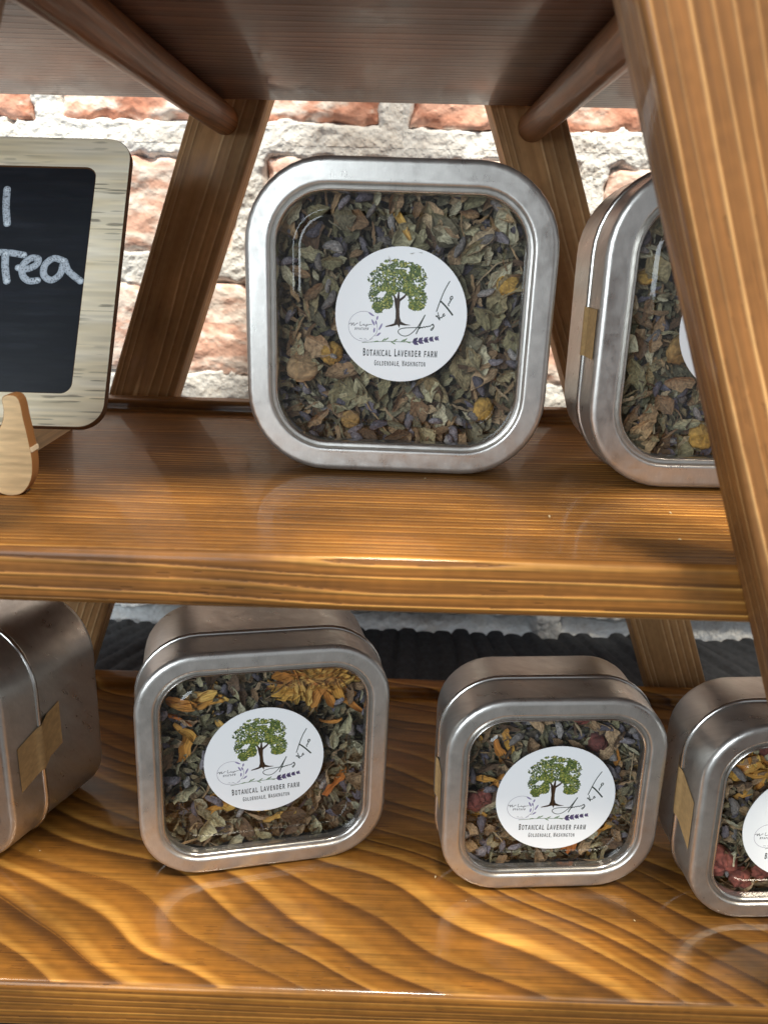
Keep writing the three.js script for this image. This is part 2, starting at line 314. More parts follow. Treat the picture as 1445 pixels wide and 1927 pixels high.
const clear = phys({ color: 0xffffff, transmission: 1, thickness: 0, roughness: 0.04, ior: 1.45 });
const kraft = texPair(128, 128, (u, v, o) => { const f = fbm(u * 16, v * 18, 631, 5), c = hex(0xac8c5e); for (let i = 0; i < 3; i++) o[i] = c[i] * (1 + f * 0.12); o[3] = 0.5 + f * 0.4; });
const kraftMat = std({ map: kraft.map, bumpMap: kraft.bump, bumpScale: 0.0001, roughness: 0.75 });

// the round sticker
function drawLabel() {
  const N = 1024, cv = document.createElement('canvas'); cv.width = cv.height = N; const c = cv.getContext('2d'), r = rng(5);
  c.fillStyle = '#f1f4f6'; c.fillRect(0, 0, N, N);
  // coordinates below were read off a 1445 x 1499 enlargement of the sticker, whose disc spans 75..1367, 110..1425
  const X = (x) => (x - 75) / 1292 * N, Yy = (y) => (y - 110) / 1315 * N;
  const poly = (pts, w, col, curve = true) => { c.strokeStyle = col; c.lineWidth = w; c.lineCap = 'round'; c.lineJoin = 'round'; c.beginPath(); c.moveTo(X(pts[0][0]), Yy(pts[0][1])); if (curve) { for (let i = 1; i < pts.length - 1; i++) c.quadraticCurveTo(X(pts[i][0]), Yy(pts[i][1]), X((pts[i][0] + pts[i + 1][0]) / 2), Yy((pts[i][1] + pts[i + 1][1]) / 2)); const l = pts[pts.length - 1]; c.lineTo(X(l[0]), Yy(l[1])); } else for (const p of pts.slice(1)) c.lineTo(X(p[0]), Yy(p[1])); c.stroke(); };
  const blob = (pts, col) => { c.fillStyle = col; c.beginPath(); pts.forEach(([x, y], i) => (i ? c.lineTo(X(x), Yy(y)) : c.moveTo(X(x), Yy(y)))); c.closePath(); c.fill(); };
  // trunk
  blob([[600, 500], [650, 600], [655, 640], [668, 720], [668, 800], [655, 845], [575, 872], [570, 882], [640, 872], [690, 856], [708, 888], [714, 856], [760, 862], [822, 858], [765, 846], [725, 826], [708, 780], [704, 700], [708, 632], [755, 592], [800, 520], [790, 515], [745, 575], [704, 606], [700, 520], [690, 520], [676, 606], [612, 496]], '#2c1d10');
  poly([[690, 620], [690, 720], [694, 850]], 5, '#53391f');
  // foliage
  const lobes = [[690, 380, 210, 130], [530, 440, 130, 130], [850, 430, 105, 140], [520, 580, 110, 90], [500, 690, 60, 50], [880, 600, 85, 95], [590, 640, 45, 60], [640, 310, 130, 75], [790, 340, 110, 75], [870, 670, 70, 40], [690, 470, 150, 70], [600, 520, 70, 60], [790, 510, 60, 60]];
  for (let pass = 0; pass < 3; pass++) for (let i = 0; i < [2600, 1300, 800][pass]; i++) {
    const [cx, cy, a, b] = lobes[Math.floor(r() * lobes.length)], an = r() * 6.283, q = Math.sqrt(r()) * 1.04, x = cx + a * q * Math.cos(an), y = cy + b * q * Math.sin(an);
    if ((x > 640 && x < 765 && y > 612 - 40 * Math.abs(n2(x * 0.03, 1, 4))) || (Math.hypot(x - 755, y - 555) < 26 && r() < 0.8) || (Math.hypot(x - 690, y - 590) < 18)) continue; if (n2(x * 0.018, y * 0.022, 44) > 0.62) continue;
    const cols = pass === 0 ? ['#2d4420', '#38502a', '#24381c', '#44592c'] : pass === 1 ? ['#53662f', '#647437', '#47592b', '#70803f'] : ['#a3a65c', '#8b9446', '#b9b66c', '#958f34', '#7c8c44'];
    if (pass === 2 && r() < 0.45 + (y - 400) / 900) continue; if (pass && r() < 0.25) continue;
    c.fillStyle = cols[Math.floor(r() * cols.length)]; c.save(); c.translate(X(x), Yy(y)); c.rotate(r() * 6.283); c.beginPath(); c.ellipse(0, 0, 5 + r() * 8, 2.5 + r() * 3.5, 0, 0, 6.283); c.fill(); c.restore();
  }
  // small round emblem with script and a lavender wreath
  c.strokeStyle = '#8b8798'; c.lineWidth = 3; c.beginPath(); c.ellipse(X(357), Yy(880), 148 / 1292 * N, 146 / 1315 * N, 0, 0.9, 5.5); c.stroke();
  poly([[215, 860], [245, 838], [232, 885], [262, 835], [255, 882], [292, 850], [300, 850]], 4, '#2b2b30');
  poly([[325, 835], [312, 880], [350, 866], [362, 855], [358, 876], [380, 858], [380, 890], [395, 850], [395, 872], [410, 860], [440, 858]], 3.4, '#2b2b30');
  for (let i = 0; i < 7; i++) { const x = 276 + i * 20; poly([[x, 892], [x - 2, 915]], 4, '#43434a'); poly([[x, i % 2 ? 893 : 914], [x + 9, i % 3 ? 903 : 893]], 3, '#43434a'); }
  for (const [x, y, q, l] of [[430, 760, 0.6, 34], [490, 795, -1.3, 22], [450, 840, 1.1, 36], [462, 915, 1.7, 26], [524, 880, -1.1, 40], [478, 840, 1.4, 20], [505, 955, -0.7, 26]]) { c.save(); c.translate(X(x), Yy(y)); c.rotate(q); c.fillStyle = '#8880a6'; c.beginPath(); c.ellipse(0, 0, l * 0.72, 7, 0, 0, 6.283); c.fill(); c.restore(); }
  poly([[420, 1005], [470, 968], [494, 920], [490, 860], [478, 820]], 3, '#77748a'); poly([[465, 970], [500, 972], [525, 940]], 3, '#77748a');
  poly([[320, 1003], [335, 996], [345, 1008]], 3, '#77777f'); poly([[360, 1008], [370, 998], [388, 1010]], 3, '#77777f');
  // sprig
  poly([[345, 1040], [450, 1030], [600, 1020], [720, 1024], [850, 1022]], 4.5, '#566a56');
  for (const [x, y, q] of [[555, 1010, -0.8], [585, 1000, -0.6], [650, 1036, 0.5], [670, 1010, -0.5], [745, 1012, -0.6], [770, 1005, -0.8], [800, 1026, 0.3], [480, 1026, -0.2]]) { c.save(); c.translate(X(x), Yy(y)); c.rotate(q); c.fillStyle = '#5d7c50'; c.beginPath(); c.ellipse(0, 0, 20, 4.5, 0, 0, 6.283); c.fill(); c.restore(); }
  for (let i = 0; i < 5; i++) { const x = 872 + i * 52, y = 1018 - i * 9; for (const [dx, dy, q] of [[-14, -14, -1.0], [4, -20, -0.9], [-12, 16, 0.9], [8, 18, 0.7], [2, 0, 0]]) { c.save(); c.translate(X(x + dx), Yy(y + dy * (1 - i * 0.12))); c.rotate(q - 0.1); c.fillStyle = ['#4a4166', '#5b5078', '#3c3656'][(i + dx + 40) % 3]; c.beginPath(); c.ellipse(0, 0, 19 - i * 1.6, 8 - i * 0.6, 0, 0, 6.283); c.fill(); c.restore(); } }
  // handwriting rising to the right
  const ink = '#16261f';
  poly([[955, 758], [935, 800], [905, 870], [876, 940]], 8, ink); poly([[955, 758], [920, 820], [880, 890], [800, 965], [735, 966], [692, 930], [705, 900], [760, 885], [850, 882], [930, 876]], 6, ink);
  poly([[905, 890], [925, 872], [930, 885], [950, 866], [956, 880], [975, 862], [985, 874], [1000, 858], [1008, 868], [1020, 850], [1040, 838], [1030, 858], [1046, 846], [1044, 880], [1025, 908], [1012, 896], [1048, 868]], 6.5, ink);
  poly([[1065, 758], [1100, 800]], 7, ink); poly([[1062, 770], [1090, 758]], 5, ink); poly([[1080, 730], [1098, 800], [1104, 770], [1120, 785], [1128, 758], [1146, 735], [1128, 745], [1136, 770], [1150, 752]], 6, ink);
  poly([[1182, 430], [1140, 500], [1100, 610], [1066, 718]], 7, ink); poly([[1100, 618], [1150, 660], [1222, 748]], 12, ink);
  poly([[1182, 662], [1172, 640], [1196, 632], [1186, 618], [1206, 612], [1190, 592], [1215, 600], [1218, 572], [1200, 570], [1192, 590]], 7, ink);
  // printed capitals, narrow hand lettering
  const line = (txt, cx, y, h, wTot, bold, caps) => {
    const widths = [...txt].map((ch) => (ch === ' ' ? 0.62 : ch === 'I' ? 0.45 : 'MW'.includes(ch) ? 1.15 : ch === ',' ? 0.5 : 1)), sum = widths.reduce((a, b) => a + b, 0), unit = wTot / sum; let x = cx - wTot / 2;
    [...txt].forEach((ch, i) => {
      const w = widths[i] * unit, big = caps.includes(i), hh = h * (big ? 1.22 : 1) * (0.97 + r() * 0.06); c.save(); c.translate(X(x + w * 0.5), Yy(y)); c.rotate((r() - 0.5) * 0.04); c.font = 'bold 100px sans-serif'; c.fillStyle = '#10181a'; c.textAlign = 'center'; c.textBaseline = 'alphabetic';
      const m = c.measureText(ch).width || 60; c.scale((w * 0.84 / 1292 * N) / m, (hh / 1315 * N) / 73); c.fillText(ch, 0, 0); c.restore(); x += w;
    });
  };
  line('BOTANICAL LAVENDER FARM', 722, 1170, 64, 745, false, [0, 10]);
  line('GOLDENDALE, WASHINGTON', 722, 1265, 46, 515, true, [0, 12]);
  const t = new THREE.CanvasTexture(cv); t.colorSpace = THREE.SRGBColorSpace; return t;
}
const labelMat = std({ map: drawLabel(), roughness: 0.42 });
const labelGeo = (R) => { const g = new THREE.CylinderGeometry(R, R, 0.0002, 72, 1); g.rotateX(Math.PI / 2); const q = g.attributes; for (let i = 0; i < q.position.count; i++) q.uv.setXY(i, 0.5 + q.position.getX(i) / (2 * R) * 0.995, 0.5 + q.position.getY(i) / (2 * R) * 0.995); return g; };
const LABEL = labelGeo(0.0246);
const KIND = {
  big: { S: 0.1146, R: 0.0308, ring: 0.0092, hole: 0.0122, D: 0.052 },
  medium: { S: 0.1028, R: 0.0258, ring: 0.0076, hole: 0.0104, D: 0.056 },
  small: { S: 0.0897, R: 0.0247, ring: 0.0073, hole: 0.0102, D: 0.041 },
};
for (const k of Object.values(KIND)) {
  const { S, R, ring, hole, D } = k, bead = [], nB = 9;
  for (let i = 0; i <= nB; i++) { const a = -Math.PI / 2 + i / nB * Math.PI * 1.35; bead.push([-0.00115 * Math.cos(a) + 0.0002, 0.0185 + 0.00115 * Math.sin(a)]); }
  k.lip = sweep(S, R, [[hole, 0.0040], [hole - 0.0003, 0.0016], [hole - 0.0006, 0.0006], [hole - 0.0010, 0.0003], [hole - 0.0014, 0.0006], [hole - 0.0017, 0.0016], [hole - 0.0019, 0.0021]]);
  k.lid = sweep(S, R, [[hole - 0.0019, 0.0021], [ring + 0.0003, 0.0018], [ring, 0.0010], [ring - 0.0004, 0.0002], [ring - 0.0009, 0], [ring - 0.0014, 0], [0.0025, 0], [0.0020, 0], [0.0010, 0.00025], [0.0003, 0.0009], [0, 0.0018], [0, 0.0023], [0, 0.0167], [0, 0.0172]]);
  k.bead = sweep(S, R, [[0, 0.0172], ...bead]);
  k.body = sweep(S, R, [[0.0012, 0.012], [0.0012, D - 0.003], [0.0016, D - 0.0014], [0.003, D - 0.0003], [0.0045, D], [0.02, D]], true);
  k.pane = sweep(S, R, [[hole - 0.0003, 0.0036], [hole + 0.0052, 0.0036], [hole + 0.0056, 0.0036], [hole + 0.0060, 0.0034], [hole + 0.0066, 0.0030], [hole + 0.0073, 0.0027], [hole + 0.0080, 0.0026], [hole + 0.0084, 0.0026], [hole + 0.016, 0.0026]], true);
  // kraft tape over the rim, on the left side; y runs about the middle of the side
  k.tape = (side, yc, len, w0, w1, skew) => grid(14, 4, (u, v) => {
    const w = mix(w0, w1, u), x = w < 0.0165 ? 0.0003 : w < 0.0205 ? mix(0.0003, 0.0013, Math.sin((w - 0.0165) / 0.004 * Math.PI)) : mix(0.0003, -0.0009, step(0.0205, 0.024, w));
    return [side * (S / 2 + x), S / 2 + yc + (v - 0.5) * len + skew * (u - 0.5) * 0.01, -w];
  });
}
function makeTin(k, label, pos, [yaw, lean, roll], tape) {
  const t = thing('tea_tin', label, 'tea tin', pos); t.rotation.order = 'YXZ'; t.rotation.set(lean, yaw, roll);
  part('body', k.body, metal, t);
  const lid = part('lid', k.lid, metal, t);
  part('inner_lip', k.lip, shiny, lid); part('rolled_rim', k.bead, shiny, lid);
  part('window', k.pane, clear, lid);
  return { t, lid, k };
}
function sticker(tin, dx, y, turn = 0) { const m = part('label', LABEL, labelMat, tin.lid); m.position.set(dx, y, -0.0023); m.rotation.z = turn; m.userData.label = 'round white sticker with a tree print and lettering'; return m; }
const R = Math.PI / 180, LIFT = 0.001;
const MIDTOP = 0.2153 + LIFT, BOTTOP = 0.0455 + LIFT;
const T1 = makeTin(KIND.big, 'large square tin of grey-green lavender tea, alone in the middle of the upper shelf', [0.0, MIDTOP, 0.2025], [-0.75 * R, 0, -0.4 * R]);
sticker(T1, 0.0008, 0.0604, 0.01);
const T5 = makeTin(KIND.big, 'large square tin on the upper shelf, partly hidden behind the front rack leg', [0.1295, MIDTOP, 0.2128], [1.1 * R, 0, 0.2 * R]);
sticker(T5, -0.0030, 0.0603);
const T2 = makeTin(KIND.medium, 'square tin on the lower shelf with a yellow flower at its upper right corner', [-0.0496, BOTTOP, 0.2315], [14.0 * R, -1.6 * R, -1.5 * R]);
sticker(T2, -0.0006, 0.0516, 0.035);
const T3 = makeTin(KIND.small, 'small square tin on the lower shelf, front fully in view under the large tin', [0.0690, BOTTOP, 0.2388], [4.4 * R, -1.6 * R, 0.1 * R]);
sticker(T3, 0.0014, 0.0431, -0.02);
const T4 = makeTin(KIND.small, 'small square tin at the right edge with red berries and slanted kraft tape', [0.1675, BOTTOP, 0.2500], [2.3 * R, -1.4 * R, 1.5 * R]);
sticker(T4, -0.0007, 0.0429);
const T0 = makeTin(KIND.medium, 'square tin cut off by the left edge, its long plain side showing', [-0.2015, BOTTOP, 0.2205], [-21 * R, -1.4 * R, -0.3 * R]);
sticker(T0, 0, 0.051);
for (const [T, ...a] of [[T5, -1, -0.001, 0.018, 0.0035, 0.0235, 0], [T3, -1, -0.001, 0.018, 0.008, 0.026, 0.2], [T4, -1, 0.002, 0.022, 0.004, 0.024, 0.9], [T0, 1, -0.001, 0.021, 0.006, 0.031, 0.9]]) part('tape', T.k.tape(...a), kraftMat, T.t);

// ------------------------------------------------------------------ dried tea inside the tins
const leafTex = texPair(256, 128, (u, v, o) => { const vein = Math.abs(v - 0.5) < 0.03 ? 0.12 : 0, sv = Math.sin((u * 26 + Math.abs(v - 0.5) * 22) * 1) > 0.8 ? 0.05 : 0, f = fbm(u * 16, v * 10, 701, 4), k = 0.82 + f * 0.35 + vein + sv; o[0] = o[1] = o[2] = k; o[3] = 0.5 + f * 0.6 + vein * 2; });
const petalTex = texPair(128, 64, (u, v, o) => { const s = n2(u * 3, v * 30, 711), k = 0.86 + s * 0.16; o[0] = k; o[1] = k * (0.95 + 0.05 * u); o[2] = k * 0.95; o[3] = 0.5 + s * 0.4; });
const leafMat = (h, tr = 0) => std({ color: new THREE.Color().setRGB(...hex(h), THREE.SRGBColorSpace), map: leafTex.map, bumpMap: leafTex.bump, bumpScale: 0.0004, roughness: 0.85 });
const petMat = (h) => std({ color: new THREE.Color().setRGB(...hex(h), THREE.SRGBColorSpace), map: petalTex.map, bumpMap: petalTex.bump, bumpScale: 0.0003, roughness: 0.8 });
const MAT = {
  green: [0xb0a987, 0x8a8362, 0xc4bd9f, 0x77715a, 0xa0926e].map((h) => leafMat(h)),
  brown: [0x8c7052, 0xa58765, 0x66503c, 0xb89b78].map((h) => leafMat(h)),
  purple: [0x787278, 0x8c868c, 0x5e5962, 0x7e7874, 0xa39d99].map((h) => leafMat(h)),
  cham: [0xb08c48, 0xa5834e, 0xc29a4c].map((h) => leafMat(h)),
  tan: [0xb99a72, 0x9c8060, 0xc8b08c].map((h) => leafMat(h)),
  yellow: [0xdcab52, 0xd09a45, 0xe3bb66, 0xc98a3c].map((h) => petMat(h)),
  orange: [0xc97a35, 0xb96a2c].map((h) => petMat(h)),
  red: [0x8a4a40, 0x74403a].map((h) => leafMat(h)),
};
const VAR = { shred: [], leaf: [], petal: [], bud: [], head: [], twig: [], berry: [] };
for (let i = 0; i < 9; i++) {
  const r = rng(800 + i), curl = (r() - 0.3) * 2.2, fold = 0.2 + r() * 0.9, tw = (r() - 0.5) * 1.6, asp = 0.28 + r() * 0.3, pw = 0.55 + r() * 0.6, s = 810 + i * 3;
  VAR.leaf.push(grid(7, 4, (u, v) => { // length 1 along x
    const w = asp * Math.pow(Math.sin(Math.PI * clamp(u * 0.94 + 0.03)), pw) * (1 + 0.25 * n2(u * 7, v * 3, s)), q = (v - 0.5) * 2, y0 = q * w * 0.5, a = tw * (u - 0.5), z0 = Math.abs(q) * w * 0.5 * fold + 0.05 * n2(u * 5, v * 5, s + 1);
    const y = y0 * Math.cos(a) - z0 * Math.sin(a), z = y0 * Math.sin(a) + z0 * Math.cos(a), th = curl * (u - 0.5);
    return [Math.abs(curl) > 0.05 ? Math.sin(th) / curl : u - 0.5, y, z + (Math.abs(curl) > 0.05 ? (1 - Math.cos(th)) / curl : 0)];
  }));
}
for (let i = 0; i < 6; i++) { // torn strips
  const r = rng(890 + i), curl = (r() - 0.5) * 2.4 + 0.1, asp = 0.10 + r() * 0.12, tw = (r() - 0.5) * 3, s = 895 + i * 3;
  VAR.shred.push(grid(7, 2, (u, v) => { const w = asp * (0.55 + 0.45 * Math.sin(Math.PI * u)) * (1 + 0.4 * n2(u * 6, v * 2, s)), q = (v - 0.5) * w, a = tw * (u - 0.5), th = curl * (u - 0.5); return [Math.sin(th) / curl, q * Math.cos(a) + 0.08 * n2(u * 4, 2, s), (1 - Math.cos(th)) / curl + q * Math.sin(a) + 0.04 * n2(u * 5, 5, s + 1)]; }));
}
for (let i = 0; i < 5; i++) {
  const r = rng(830 + i), curl = (r() - 0.5) * 2.6 + 0.2, wv = 0.1 + r() * 0.35, s = 840 + i * 3, asp = 0.15 + r() * 0.12, bend = (r() - 0.5) * 0.3;
  VAR.petal.push(grid(11, 4, (u, v) => { const w = asp * (0.3 + 0.7 * Math.sin(Math.PI * clamp(u * 0.62 + 0.08))) * (1 - 0.75 * step(0.82, 1, u)), q = (v - 0.5) * 2, th = curl * (u - 0.5); return [Math.sin(th) / curl + 0.03 * n2(v * 9, 2, s + 3), q * w * 0.5 + bend * (u - 0.5) * (u - 0.5) + 0.04 * n2(u * 4, 1, s), (1 - Math.cos(th)) / curl + q * q * w * wv + 0.05 * n2(u * 6, v * 3, s + 1)]; }));
}
for (let i = 0; i < 4; i++) VAR.bud.push(grid(9, 7, (u, v) => { const a = u * 6.2832, r = 0.2 * Math.pow(Math.sin(Math.PI * clamp(v * 0.86 + 0.07)), 0.7) * (1 + 0.14 * Math.cos(a * 5) + 0.2 * n2(v * 5, i, 850)), bend = 0.12 * Math.sin(v * 3 + i); return [v - 0.5, r * Math.cos(a) + bend, r * Math.sin(a)]; }));
for (let i = 0; i < 3; i++) VAR.head.push(grid(18, 10, (u, v) => { const a = u * 6.2832, b = v * Math.PI, r = 0.5 * (1 + 0.10 * n2(Math.cos(a) * 3 + 7, Math.sin(a) * 3 + v * 5, 860 + i) + 0.07 * Math.sin(a * 9 + v * 30) * Math.sin(b)); return [r * Math.sin(b) * Math.cos(a), r * Math.sin(b) * Math.sin(a) * (0.9 + i * 0.05), r * Math.cos(b) * (v < 0.5 ? 0.5 : 0.3)]; }));
for (let i = 0; i < 3; i++) VAR.berry.push(grid(16, 10, (u, v) => { const a = u * 6.2832, b = v * Math.PI, r = 0.5 * (1 + 0.28 * n2(Math.cos(a) * 2.4 + 3, Math.sin(a) * 2.4 + v * 4, 870 + i * 2) + 0.12 * n2(Math.cos(a) * 6, Math.sin(a) * 6 + v * 9, 877)); return [r * Math.sin(b) * Math.cos(a), r * Math.sin(b) * Math.sin(a), r * Math.cos(b) * 0.8]; }));
for (let i = 0; i < 4; i++) { const r = rng(880 + i), pts = [0, 1, 2, 3, 4].map((k) => new THREE.Vector3(k / 4 - 0.5, (r() - 0.5) * 0.14, (r() - 0.5) * 0.06)); VAR.twig.push(new THREE.TubeGeometry(new THREE.CatmullRomCurve3(pts), 10, 0.022, 5)); }
const bedMat = std({ color: new THREE.Color().setRGB(0.10, 0.085, 0.06), roughness: 1 });
const E3 = new THREE.Euler(), Q = new THREE.Quaternion(), V3 = new THREE.Vector3();
function fillTin(T, seed, label, mixL, special, clear) { // clear: an ellipse kept free of the scattered pieces for what lies there
  const { S, R: RR } = T.k, h = S / 2 - 0.0045, r = rng(seed), t = thing('loose_tea', label, 'loose tea', T.t.position.toArray());
  t.rotation.copy(T.t.rotation);
  const inside = (x, y) => { const c = h - (RR - 0.004), ax = Math.max(0, Math.abs(x) - c), ay = Math.max(0, Math.abs(y) - c); return Math.hypot(ax, ay) < RR - 0.005; };
  part('herb_bed', grid(30, 30, (u, v) => { let x = (u - 0.5) * 2 * h, y = (v - 0.5) * 2 * h; const c = h - (RR - 0.004), ax = Math.max(0, Math.abs(x) - c), ay = Math.max(0, Math.abs(y) - c), q = Math.hypot(ax, ay), k = Math.min(1, (RR - 0.0045) / (q || 1)); x = Math.sign(x) * (Math.min(Math.abs(x), c) + ax * k); y = Math.sign(y) * (Math.min(Math.abs(y), c) + ay * k); return [x, S / 2 + y, -0.0185 + 0.003 * n2(u * 12, v * 12, seed)]; }), bedMat, t).userData.kind = 'stuff';
  const put = (name, geo, mat, x, y, w, s, [a, b, c], sy = 1) => { w = Math.max(w, 0.0042 + s * 0.28); const hl = s * (['chamomile_head', 'berry', 'herb_slice'].includes(name) ? 0.42 : 0.5), ex = Math.cos(c) * hl, ey = Math.sin(c) * hl; // keep the whole piece inside the tin, behind its window
    for (let k = 0; k < 30 && !(inside(x + ex, y + ey) && inside(x - ex, y - ey)); k++) { x *= 0.96; y *= 0.96; }
    const lim = Math.asin(clamp((w - 0.0040 - s * 0.2) / hl, 0.02, 0.7)); b = clamp(b, -lim, lim);
    const m = part(name, geo, mat, t); m.position.set(x, S / 2 + y, -w); m.scale.set(s, s * sy, s * sy); E3.set(a, b, c, 'ZXY'); m.quaternion.setFromEuler(E3); return m; };
  const pick = (a) => a[Math.floor(r() * a.length)];
  // crumbs behind: far too many to count
  const nC = 2600, im = new THREE.InstancedMesh(VAR.leaf[2], leafMat(0xffffff), nC); im.name = 'herb_crumbs'; im.userData.kind = 'stuff'; const col = new THREE.Color(), M = new THREE.Matrix4();
  for (let i = 0; i < nC; i++) { let x, y; do { x = (r() * 2 - 1) * h; y = (r() * 2 - 1) * h; } while (!inside(x, y)); E3.set((r() - 0.5) * 1.6, (r() - 0.5) * 1.6, r() * 6.28, 'ZXY'); const s = 0.0025 + r() * 0.0055; M.compose(V3.set(x, S / 2 + y, -(0.0088 + r() * 0.008)), Q.setFromEuler(E3), new THREE.Vector3(s, s, s)); im.setMatrixAt(i, M); const c = pick([0x888262, 0x737058, 0x94815f, 0x696350, 0x78727e, 0x968c6e, 0x5e5242, 0xa59a7c]); im.setColorAt(i, col.setRGB(...hex(c), THREE.SRGBColorSpace)); }
  t.add(im);
  // leaves, buds, petals, twigs, heads scattered on a jittered lattice so that all of the window is covered
  const slots = []; for (const [kind, n] of Object.entries(mixL)) for (let i = 0; i < n; i++) slots.push(kind);
  for (let i = slots.length - 1; i > 0; i--) { const j = Math.floor(r() * (i + 1)); [slots[i], slots[j]] = [slots[j], slots[i]]; }
  const N = slots.length; let q = 0;
  for (const kind of slots) {
    let x, y; do { q++; x = ((q * 0.754877666) % 1 * 2 - 1) * h + (r() - 0.5) * 0.004; y = ((q * 0.569840291) % 1 * 2 - 1) * h + (r() - 0.5) * 0.004; } while (!inside(x, y) || (clear && Math.hypot((x - clear[0]) / clear[2], (y - clear[1]) / clear[3]) < 1));
    const w = 0.0058 + r() * 0.0078, rot = [(r() - 0.5) * 1.5, (r() - 0.5) * 1.1, r() * 6.283];
    if (kind === 'green') put('leaf', pick(VAR.leaf), pick(MAT.green), x, y, w, 0.004 + r() * 0.0078 * Math.sqrt(r()), rot);
    else if (kind === 'flake') put('leaf', pick(VAR.leaf), pick(r() < 0.65 ? MAT.green : r() < 0.5 ? MAT.tan : MAT.brown), x, y, 0.0058 + r() * 0.003, 0.010 + r() * 0.005, rot, 1.25);
    else if (kind === 'brown') put('leaf', pick(VAR.leaf), pick(MAT.brown), x, y, w, 0.005 + r() * 0.008, rot);
    else if (kind === 'tan') put('leaf', pick(VAR.leaf), pick(MAT.tan), x, y, w, 0.004 + r() * 0.006, rot);
    else if (kind === 'shred') put('leaf_shred', pick(VAR.shred), pick(r() < 0.5 ? MAT.green : r() < 0.6 ? MAT.tan : MAT.brown), x, y, w, 0.006 + r() * 0.008, rot);
    else if (kind === 'purple') put('lavender_bud', pick(VAR.bud), pick(MAT.purple), x, y, w, 0.0055 + r() * 0.003, rot, 1.15);
    else if (kind === 'yellow') put('petal', pick(VAR.petal), pick(MAT.yellow), x, y, w, 0.011 + r() * 0.008, rot);
    else if (kind === 'orange') put('petal', pick(VAR.petal), pick(MAT.orange), x, y, w, 0.010 + r() * 0.006, rot);
    else if (kind === 'twig') put('twig', pick(VAR.twig), pick(MAT.tan), x, y, 0.006 + r() * 0.002, 0.012 + r() * 0.014, [(r() - 0.5) * 0.2, (r() - 0.5) * 0.2, r() * 6.28]);
    else if (kind === 'cham') put('chamomile_head', pick(VAR.head), pick(MAT.cham), x, y, 0.0085, 0.0065 + r() * 0.003, [(r() - 0.5) * 1.4, (r() - 0.5) * 1.4, r() * 6]);
    else if (kind === 'red') put('berry', pick(VAR.berry), pick(MAT.red), x, y, 0.0085, 0.007 + r() * 0.004, rot);
  }
  if (special) special(put, pick, r);
}
fillTin(T1, 901, 'grey-green and violet dried herb mix filling the large middle tin', { green: 190, flake: 60, shred: 270, brown: 80, purple: 120, tan: 50, twig: 18 }, (put, pick, r) => {
  put('herb_slice', VAR.head[0], MAT.tan[0], -0.0365, -0.018, 0.0072, 0.0135, [-0.6, 0.3, 0.3]);
  for (const [x, y, s] of [[-0.0255, -0.0125, 0.0095], [0.0405, 0.0155, 0.009], [0.0345, -0.032, 0.0095], [-0.018, -0.038, 0.008]]) put('chamomile_head', pick(VAR.head), pick(MAT.cham), x, y, 0.0075, s, [-0.5 + r() * 0.9, 0.4 - r() * 0.8, r() * 6]);
  put('twig', VAR.twig[0], MAT.tan[1], -0.0285, -0.0225, 0.0055, 0.030, [0, 0, -1.25]); put('twig', VAR.twig[1], MAT.tan[1], 0.004, -0.035, 0.0055, 0.026, [0, 0, 1.35]);
  put('leaf', VAR.leaf[3], MAT.green[1], -0.0215, -0.028, 0.006, 0.016, [0.1, 0.1, 1.2], 1.7); put('petal', VAR.petal[2], MAT.yellow[2], 0.0, 0.035, 0.0055, 0.013, [0.2, 0.2, 2.1]);
});
fillTin(T5, 902, 'dark grey-green dried leaf mix in the tin behind the rack leg', { green: 170, flake: 50, shred: 280, brown: 110, purple: 60, tan: 50, twig: 16, cham: 2 }, (put, pick, r) => {
  put('chamomile_head', VAR.head[1], MAT.cham[1], -0.0245, -0.006, 0.0075, 0.012, [0.4, 0.1, 1]); put('chamomile_head', VAR.head[2], MAT.cham[2], -0.012, -0.038, 0.0075, 0.011, [0.2, 0.3, 2]);
  put('petal', VAR.petal[0], MAT.green[2], -0.015, -0.015, 0.0055, 0.026, [0.1, 0.1, 0.75]); put('leaf', VAR.leaf[1], MAT.green[2], -0.022, 0.03, 0.006, 0.016, [0.1, 0.2, 1.1]);
});
